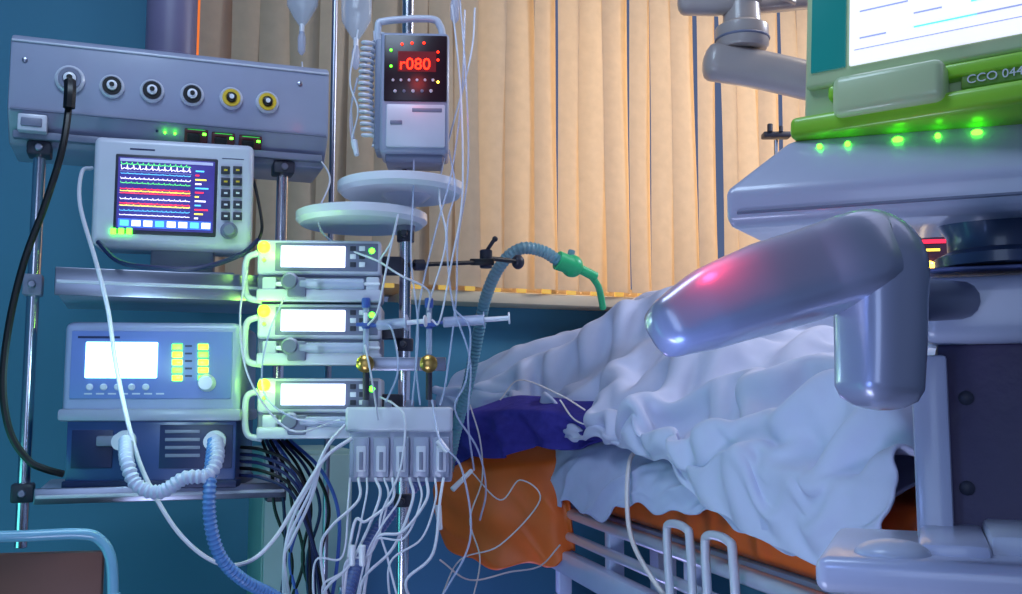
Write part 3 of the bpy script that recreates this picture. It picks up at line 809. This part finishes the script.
dh=q.done()
gbox('housing_base',m_lime,-.004,.46,.0,.022,-.012,.10,.006,dh,'bright green lower housing lip').done()
gbox('display_bezel',m_plime,.006,.45,.055,.35,.002,.012,.004,dh,'pale inner display bezel').done()
gbox('bezel_stripe',m_lime,.03,.46,.038,.052,-.002,.012,.003,dh).done()
gbox('display_side_bar',e_tl,.012,.046,.070,.34,.0,.006,.001,dh,'teal column of menu text').done()
q=gbox('screen',e_page,.050,.44,.070,.34,-.001,.006,.001,dh)
for k in range(16):
    if k%4==3: continue
    gbox('',e_cn if k%2 else e_dk,.060+.05*(k%3),.085+.05*(k%3)+.01*((k*3)%4),.095+.014*(k//3)*1.0,.0965+.014*(k//3),-.0018,0,0,q=q)
gbox('',e_dk,.055,.40,.084,.0848,-.0018,0,0,q=q)
q.done()
gbox('carry_grip',m_plime,.04,.14,.012,.052,-.022,.008,.008,dh).done()
q=gbox('name_plate',mat('plate_olive',(110,150,60),.4),.15,.215,.026,.042,-.0,.011,.002,dh)
q.text('CCO 044',G_(.155,-.001,.030),.0115,m_white,rot=DR); q.done()
for x_,y_ in((820,154),(848,152),(898,146),(938,141),(977,137)):
    t=.8; yq=yf+.05*t; c=a(x_,y_,yq); c.z=zmid+hz*t
    C.part('status_lamp',e_g,top).sph(c+Vector((0,-.002,0)),(.005 if x_ in(898,977) else .0028,.0025,.003)).done()
q=C.part('neck',mat('neck_slate',(48,66,100),.35,coat=.3)); c=a(1000,240,0)
z1=zlo+.02; zz0=a(1000,268,0).z; q.lathe((c.x,0,zz0),(0,0,1),[(.060,0),(.060,.010),(.048,.016),(.048,.03),(.062,z1-zz0)],n=32); q.done()
q=C.part('support_arm',m_cart); C.pb(q,918,272,1140,342,-.05,.06,.016,seg=4); arm=q.done()
C.part('arm_cover',mat('arm_cover_blue',(90,100,150),.4),arm).b2(a(925,268,-.045),a(1100,274,.04),.003).done()  # darker blue strip along the top of the arm
q=C.part('column',m_cd,label='dark violet column housing'); zc0=.12
xa=a(940,450,-.03).x; q.b2((xa,-.03,zc0),(xa+.24,.12,a(960,345,0).z),.006); cc=q.done()
q=C.part('column_post',m_cart,label='pale aluminium post'); xb=a(914,450,-.05).x; q.b2((xb,-.05,zc0),(xb+.032,.02,a(930,355,-.05).z),.004); q.done()
for x_,y_ in((966,398),(967,488)):
    C.part('screw',m_dgrey,cc).lathe(a(x_,y_,-.03),(0,-1,0),[(.007,0),(.007,.002),(.004,.004)],n=12).done()
q=C.part('lower_shelf',m_cart); yl=-.22
C.pb(q,815,566,1180,606,yl,.0,.01,seg=3); xs=a(818,560,yl).x; zs_=a(900,566,yl).z
q.b2((xs+.075,yl+.04,zs_-.005),(xs+.13,.0,zs_+.014),.006); sh_=q.done()
q=C.part('shelf_clip',m_pale,sh_); q.sph((xs+.055,yl+.04,zs_+.004),(.03,.03,.012)); q.b2((xs+.13,yl+.06,zs_),(xs+.3,0,zs_+.02),.005); q.done()
q=C.part('cart_base',m_dgrey); q.b2((xa-.08,-.25,.07),(xa+.3,.2,.14),.02,seg=3); cb=q.done()
for x_ in(xa-.05,xa+.27):
    for y_ in(-.22,.17): C.part('caster',m_black,cb).cyl((x_-.012,y_,.035),(x_+.012,y_,.035),.035).done()
q=C.part('handle',mat('handle_metallic',(176,178,200),.32,metal=.3,coat=.8,var=.04),label='thick curved glossy metallic grab handle')
lw=C.lw
q.tube([lw(668,328,.76),lw(706,310,.77),lw(760,290,.78),lw(812,274,.79),lw(846,262,.79),lw(866,258,.80),lw(878,268,.80),lw(880,304,.80),lw(880,350,.80),lw(879,388,.80)],
   [.0215,.029,.033,.034,.034,.034,.033,.031,.030,.029],n=40,sub=8,round_=.6,sq=.6)
q.done()
q=C.part('handle_mount',m_grey); q.tube([lw(893,300,.81),lw(930,300,.86),lw(960,300,.95)],.018,n=14); q.done()

# ---------------- small monitor behind
T=Thing('bedside_monitor','small dark monitor with glowing orange lamp behind the ventilator cart','monitor',W(930,285,2.8),-10)
q=T.part('monitor_case',m_dgrey); T.pb(q,905,230,954,282,0,.1,.006); h=q.done()
q=T.part('screen',mat('screen_dim',(60,40,60),.3,em=.4),h); T.pb(q,912,235,948,262,-.003,.002,.001); q.b2(T.at(914,240,-.004),T.at(946,243,-.003),0,e_rd); q.b2(T.at(916,249,-.004),T.at(940,251,-.003),0,e_yl); q.done()
T.part('lamp',e_o,h).sph(T.at(930,266,-.004),.014).done()
q=T.part('mount_post',m_steel); z=T.at(930,282,.05); q.cyl((z.x+.02,.05,z.z-.02),(z.x+.02,.05,-T.M.translation.z),.014); q.done()
# ---------------- ceiling arm upper right
T=Thing('ceiling_lamp_arm','beige jointed ceiling arm with cylindrical hub','ceiling arm',W(742,60,2.2),0)
a=T.at; m_be=mat('arm_beige',(176,164,160),.35,coat=.4)
q=T.part('arm',m_be); q.tube([a(712,62,0),a(760,70,0),a(830,86,0),a(900,102,.1)],.040,n=24,round_=.5,sq=.7); q.done()
q=T.part('hub',m_be); c=a(742,30,0); q.lathe((c.x,0,a(742,50,0).z),(0,0,1),[(.052,0),(.058,.008),(.058,.05),(.042,.06),(.040,.10),(.046,.105)],n=32)
q.ring((c.x,0,a(742,40,0).z),(0,0,1),.058,.003,m_grey); hb=q.done()
q=T.part('upper_arm',m_be); q.tube([a(685,2,.0),a(742,2,0),a(830,-6,.1)],.028,n=20,round_=.6,sq=.7); q.done()
q=T.part('drop_tube',m_be); q.cyl((c.x+.1,.03,a(742,0,0).z),(c.x+.1,.03,2.9-T.M.translation.z),.03); q.done()
T=Thing('wall_hook_fitting','small dark metal fitting in front of the blind','fitting',W(775,150,2.9),0)
q=T.part('fitting_body',m_dgrey); q.b2(T.at(764,131,0),T.at(788,140,.04),.004); q.cyl(T.at(770,132,0),T.at(770,124,0),.008); q.cyl(T.at(781,132,0),T.at(781,126,0),.006); q.cyl(T.at(776,140,.02),T.at(776,300,.02),.006,m=m_steel); q.done()

# ---------------- board bottom left
T=Thing('bed_end_frame','brown board in a curved pale blue tube frame','bed end',W(50,590,1.55),12)
L=T.lw
q=T.part('tube_frame',mat('tube_pale_blue',(110,165,195),.3,coat=.3)); q.tube([L(-60,538,1.5),L(20,536,1.53),L(80,534,1.56),L(100,540,1.57),L(111,560,1.57),L(113,600,1.57),L(113,640,1.57)]+[Vector((L(113,640,1.57).x,L(113,640,1.57).y,-T.M.translation.z+.01))],.0085,n=12); q.done()
q=T.part('board',mat('wood_brown',(104,66,56),.5,var=.4,scale=6)); q.b2(T.at(-60,556,0),T.at(100,680,.018),.003); q.done()

# ---------------- cabinet behind stand
cp=W(312,500,2.5); cp.z=0
T=Thing('storage_cabinet','pale green low cabinet standing behind the infusion stand','cabinet',cp,20)
q=T.part('cabinet_body',mat('cabinet_pale',(150,185,180),.5)); xa=T.at(262,500,0).x; xb=T.at(352,500,0).x; q.b2((xa,0,0),(xb,.3,T.at(300,450,0).z),.005); h=q.done()
q=T.part('door',mat('door_pale',(160,190,190),.45),h); q.b2((xa+.004,-.015,.05),(xb-.004,0,T.at(300,455,0).z),.003); d_=q.done()
T.part('door_handle',m_steel,d_).cyl((xb-.03,-.03,.5),(xb-.03,-.03,.62),.005).done()

# ---------------- cables & lines
hose('power_cable','thick black cable hanging from the gas console','cable',[(70,84,1.83),(69,105,1.80),(62,150,1.78),(45,205,1.78),(24,262,1.78),(9,325,1.76),(3,385,1.75),(10,432,1.75),(28,460,1.76),(45,469,1.77),(63,474,1.79)],.0066,m_black)
hose('cable_plug','black plug pushed into the first gas outlet','plug',[(70,82,1.80),(70,92,1.79),(69,108,1.79)],.011,m_black)
hose('sensor_cable','white cable looping from monitor down to the connector box','cable',[(92,168,1.87),(82,172,1.83),(80,205,1.74),(96,262,1.68),(108,310,1.68),(116,365,1.68),(130,430,1.66),(146,478,1.66),(178,532,1.68),(215,562,1.7),(248,562,1.72),(275,538,1.75),(300,497,1.78),(325,458,1.8),(352,438,1.82)],.0036,m_cw)
hose('corrugated_hose','pale corrugated hose looping between ventilator ports','hose',[(126,441,1.66),(127,462,1.62),(137,485,1.61),(160,492,1.61),(185,478,1.61),(208,475,1.62),(217,458,1.64),(216,441,1.67)],.012,mat('hose_pale_blue',(180,190,215),.4),corr=.009,n=12)
hose('corrugated_hose','blue corrugated breathing hose hanging from ventilator toward floor','hose',[(214,441,1.67),(210,480,1.62),(210,520,1.62),(220,556,1.64),(243,580,1.68),(280,600,1.75),(330,640,1.8)],.011,mat('hose_blue',(84,130,190),.4),corr=.008,n=12)
hose('monitor_cable','dark blue cable bundle behind the monitor','cable',[(98,242,1.83),(120,262,1.8),(160,268,1.79),(200,268,1.8),(240,255,1.85),(258,240,1.9)],.0045,m_dblue)
hose('monitor_cable','dark cable rising beside the syringe pumps','cable',[(249,168,1.96),(256,190,1.93),(262,225,1.9),(258,242,1.9)],.003,m_black)
hose('corrugated_hose','blue corrugated hose crossing behind the stand','hose',[(345,600,1.9),(360,560,2.0),(385,520,2.1),(420,480,2.2),(448,462,2.4)],.014,mat('hose_blue2',(90,110,170),.4),corr=.011,n=12)
lines=[
 [(302,62,2.32),(305,110,2.25),(300,130,2.15),(312,150,2.1),(330,178,2.0),(318,215,1.92),(330,240,1.9),(380,262,1.85)],
 [(357,78,2.27),(350,120,2.15),(356,156,2.05),(352,100,1.98),(372,50,1.9)],
 [(358,30,2.0),(350,80,1.95),(358,110,1.93),(352,140,1.93),(356,155,1.92)],
 [(414,160,1.86),(413,200,1.85),(411,260,1.83),(418,330,1.82),(412,405,1.84)],
 [(452,5,1.95),(458,60,1.9),(462,120,1.88),(462,200,1.86),(452,260,1.84),(440,320,1.83),(432,320,1.84)],
 [(460,0,1.95),(466,80,1.9),(468,170,1.88),(458,240,1.86),(456,300,1.85),(446,380,1.84),(440,405,1.86)],
 [(380,260,1.85),(392,240,1.82),(398,215,1.8),(388,260,1.8),(378,310,1.8),(368,325,1.84)],
 [(380,322,1.86),(392,330,1.82),(398,370,1.8),(386,402,1.82)],
 [(380,262,1.86),(400,275,1.8),(428,290,1.82),(428,310,1.84)],
 [(455,310,1.84),(470,330,1.84),(466,380,1.84),(455,410,1.86),(478,450,1.9),(486,490,1.95),(480,520,2.0)],
 [(380,397,1.86),(395,405,1.82),(405,420,1.8),(400,470,1.8),(380,520,1.8),(388,560,1.8),(398,600,1.8)],
 [(285,296,1.84),(270,330,1.8),(262,370,1.8),(268,400,1.8),(300,420,1.8),(345,422,1.83)],
 [(247,270,1.86),(240,320,1.8),(250,380,1.8),(290,430,1.8),(340,420,1.83)],
 [(432,400,1.84),(440,440,1.8),(462,470,1.82),(470,540,1.84),(440,600,1.84)],
 [(475,8,1.95),(470,60,1.92),(440,180,1.88),(446,240,1.86),(430,300,1.84)],
 [(449,150,1.88),(455,190,1.86),(447,230,1.84),(452,300,1.84),(470,360,1.84),(468,420,1.88),(474,470,1.95)],
 [(378,420,1.83),(372,380,1.8),(365,345,1.82)],
 [(465,10,1.93),(462,90,1.9),(452,170,1.87),(436,230,1.85),(420,300,1.84),(416,360,1.84),(420,405,1.85)],
]
for k,l in enumerate(lines):
    hose('infusion_line','thin clear infusion line running down the stand','tube',l,.0019,m_cw if k%2==0 else m_clear,n=6,group='thin lines around the infusion stand')
for k in range(12):
    x=350+k*8.5; e=300+k*9+random.uniform(-14,20); lo=520+random.random()*50
    hose('transducer_cable','white cable hanging below the connector box','cable',[(x,478,1.84),(x+random.uniform(-4,4),500,1.82),((x+e)/2+random.uniform(-10,10),lo,1.80),(e,lo+random.uniform(0,35),1.8),(e+random.uniform(-14,14),610,1.82)],.0028 if k%2 else .002,m_cw,n=6,group='cables below the connector box')
for k in range(8):
    x=275+k*9; 
    hose('trailing_cable','dark cable hanging beneath the syringe pumps','cable',[(262+k*4,440,1.98),(272+k*7,470,1.96),(x,510,1.95),(x+random.uniform(-15,25),560,1.95),(x+random.uniform(-10,40),612,1.95)],.0036,[m_black,m_dblue,m_black,m_cb][k%4],n=6,group='dark cables under the pumps')
for k in range(5):
    y=452+k*7
    hose('trailing_cable','dark cable running along the lower shelf','cable',[(238,y-5,1.9),(262,y-2,1.88),(290,y+12,1.88),(308,y+50,1.9),(310+k*6,610,1.95)],.0034,[m_black,m_dblue,m_dblue][k%3],n=6,group='dark cables under the pumps')
for k in range(3):
    hose('patient_cable','beige patient cable leading to the connector box','cable',[(345,425,1.83),(325,450,1.8),(312,480+8*k,1.8),(292,520+10*k,1.8),(284,560,1.8),(284+4*k,610,1.8)],.003,m_cw,n=6,group='cables below the connector box')
bl=[[(470,405,2.3),(480,440,2.36),(482,480,2.40),(470,520,2.42),(480,560,2.4),(470,610,2.3)],
 [(640,448,2.02),(630,460,2.00),(627,500,1.95),(632,540,1.92),(650,575,1.9),(668,600,1.85)],
 [(560,400,2.26),(575,420,2.22),(600,428,2.16),(620,432,2.12),(645,446,2.04)],
 [(470,470,2.4),(500,500,2.42),(520,480,2.42),(540,500,2.42),(500,545,2.42),(460,560,2.4),(440,600,2.3)],
 [(440,560,2.0),(470,580,2.1),(510,572,2.2),(540,566,2.3),(560,545,2.38)],
 [(500,400,2.28),(520,380,2.28),(560,395,2.22),(585,410,2.18)]]
for k,l in enumerate(bl):
    hose('infusion_line','thin clear line trailing across the bed covers','tube',l,.0045 if k==1 else .0018,mat('line_cream',(225,215,215),.4),n=6,group='thin lines around the infusion stand')
for l in ([(438,440,1.84),(448,452,1.84)],[(452,490,2.3),(472,470,2.32)],[(352,545,1.79),(352,566,1.79)],[(362,545,1.79),(362,566,1.79)],[(438,505,2.0),(440,530,2.0)],[(354,140,1.925),(357,156,1.925)]):
    p=Part('line_connector',m_white,None,'small white plastic line connector','connector','white connectors on the lines'); p.cyl(W(*l[0]),W(*l[1]),.0065,.005); p.done()

# ---------------- lights
def area(name,loc,tgt,size,e,c,sy=None):
    l=bpy.data.lights.new(name,'AREA'); l.energy=e; l.color=c; l.size=size
    if sy: l.shape='RECTANGLE'; l.size_y=sy
    o=bpy.data.objects.new(name,l); col.objects.link(o); o.location=loc
    o.rotation_euler=(Vector(tgt)-Vector(loc)).to_track_quat('-Z','Y').to_euler()
def pt(name,loc,e,c,r=.05):
    l=bpy.data.lights.new(name,'POINT'); l.energy=e; l.color=c; l.shadow_soft_size=r
    o=bpy.data.objects.new(name,l); col.objects.link(o); o.location=loc
area('ceiling_light',(-.5,.9,2.7),(0,2.3,.9),.7,17,(.58,.76,1))
area('room_fill',(-.5,-.9,1.4),(.1,2.5,1.0),1.0,7.5,(.52,.68,1))
area('side_light',(1.75,2.5,2.4),(.3,2.2,1),.35,21,(.78,.84,1))
area('low_fill',(-.35,.7,.35),(.4,2.3,.75),.4,6,(.62,.70,1))  # added fill without a fixture, lifts the dark bed side and mattress
area('teal_fill',(-1.5,1.3,.5),(-.9,2.6,.6),.8,4,(.15,1,.85))  # unseen light added to turn the low left wall green-teal
wl=R.M@Vector((.85,.05,1.9)); area('window_light',wl,R.M@Vector((.85,-1,1.9)),1.8,20,(1,.75,.45),1.0)
area('warm_fill',(1.2,2.0,2.75),(.5,3.3,1.9),.4,7,(1,.86,.68))  # added light without a fixture, grades each blind slat from the side
pt('violet_light',(.0,2.6,.35),2.5,(.5,.45,1),.08)  # violet point light low beside the bed head
pt('red_fill',W(712,246,.735),.08,(1,.04,.12),.008)  # unseen point light added for the red highlight on the handle
pt('blue_fill',W(665,440,.70),.45,(.25,.4,1),.03)  # floating point light added for the blue highlight under the handle
for v in LP: pt('lamp_glow',v,.18,(.4,1,.1),.01)
pt('screen_glow',W(120,360,1.56),1.1,(.5,.8,1),.04)
pt('lamp_glow',W(190,362,1.58),.25,(.6,1,.2),.02)
pt('digit_glow',W(416,62,1.76),.14,(1,.08,.05),.02)
w=bpy.data.worlds.new('w'); sc.world=w; w.use_nodes=True
w.node_tree.nodes['Background'].inputs[0].default_value=(.36,.52,1,1); w.node_tree.nodes['Background'].inputs[1].default_value=.24
cam=bpy.data.cameras.new('cam'); cam.lens=36; cam.sensor_width=36; cam.clip_start=.02
co=bpy.data.objects.new('cam',cam); col.objects.link(co); co.location=CAM; co.rotation_euler=(rad(96),0,0); sc.camera=co
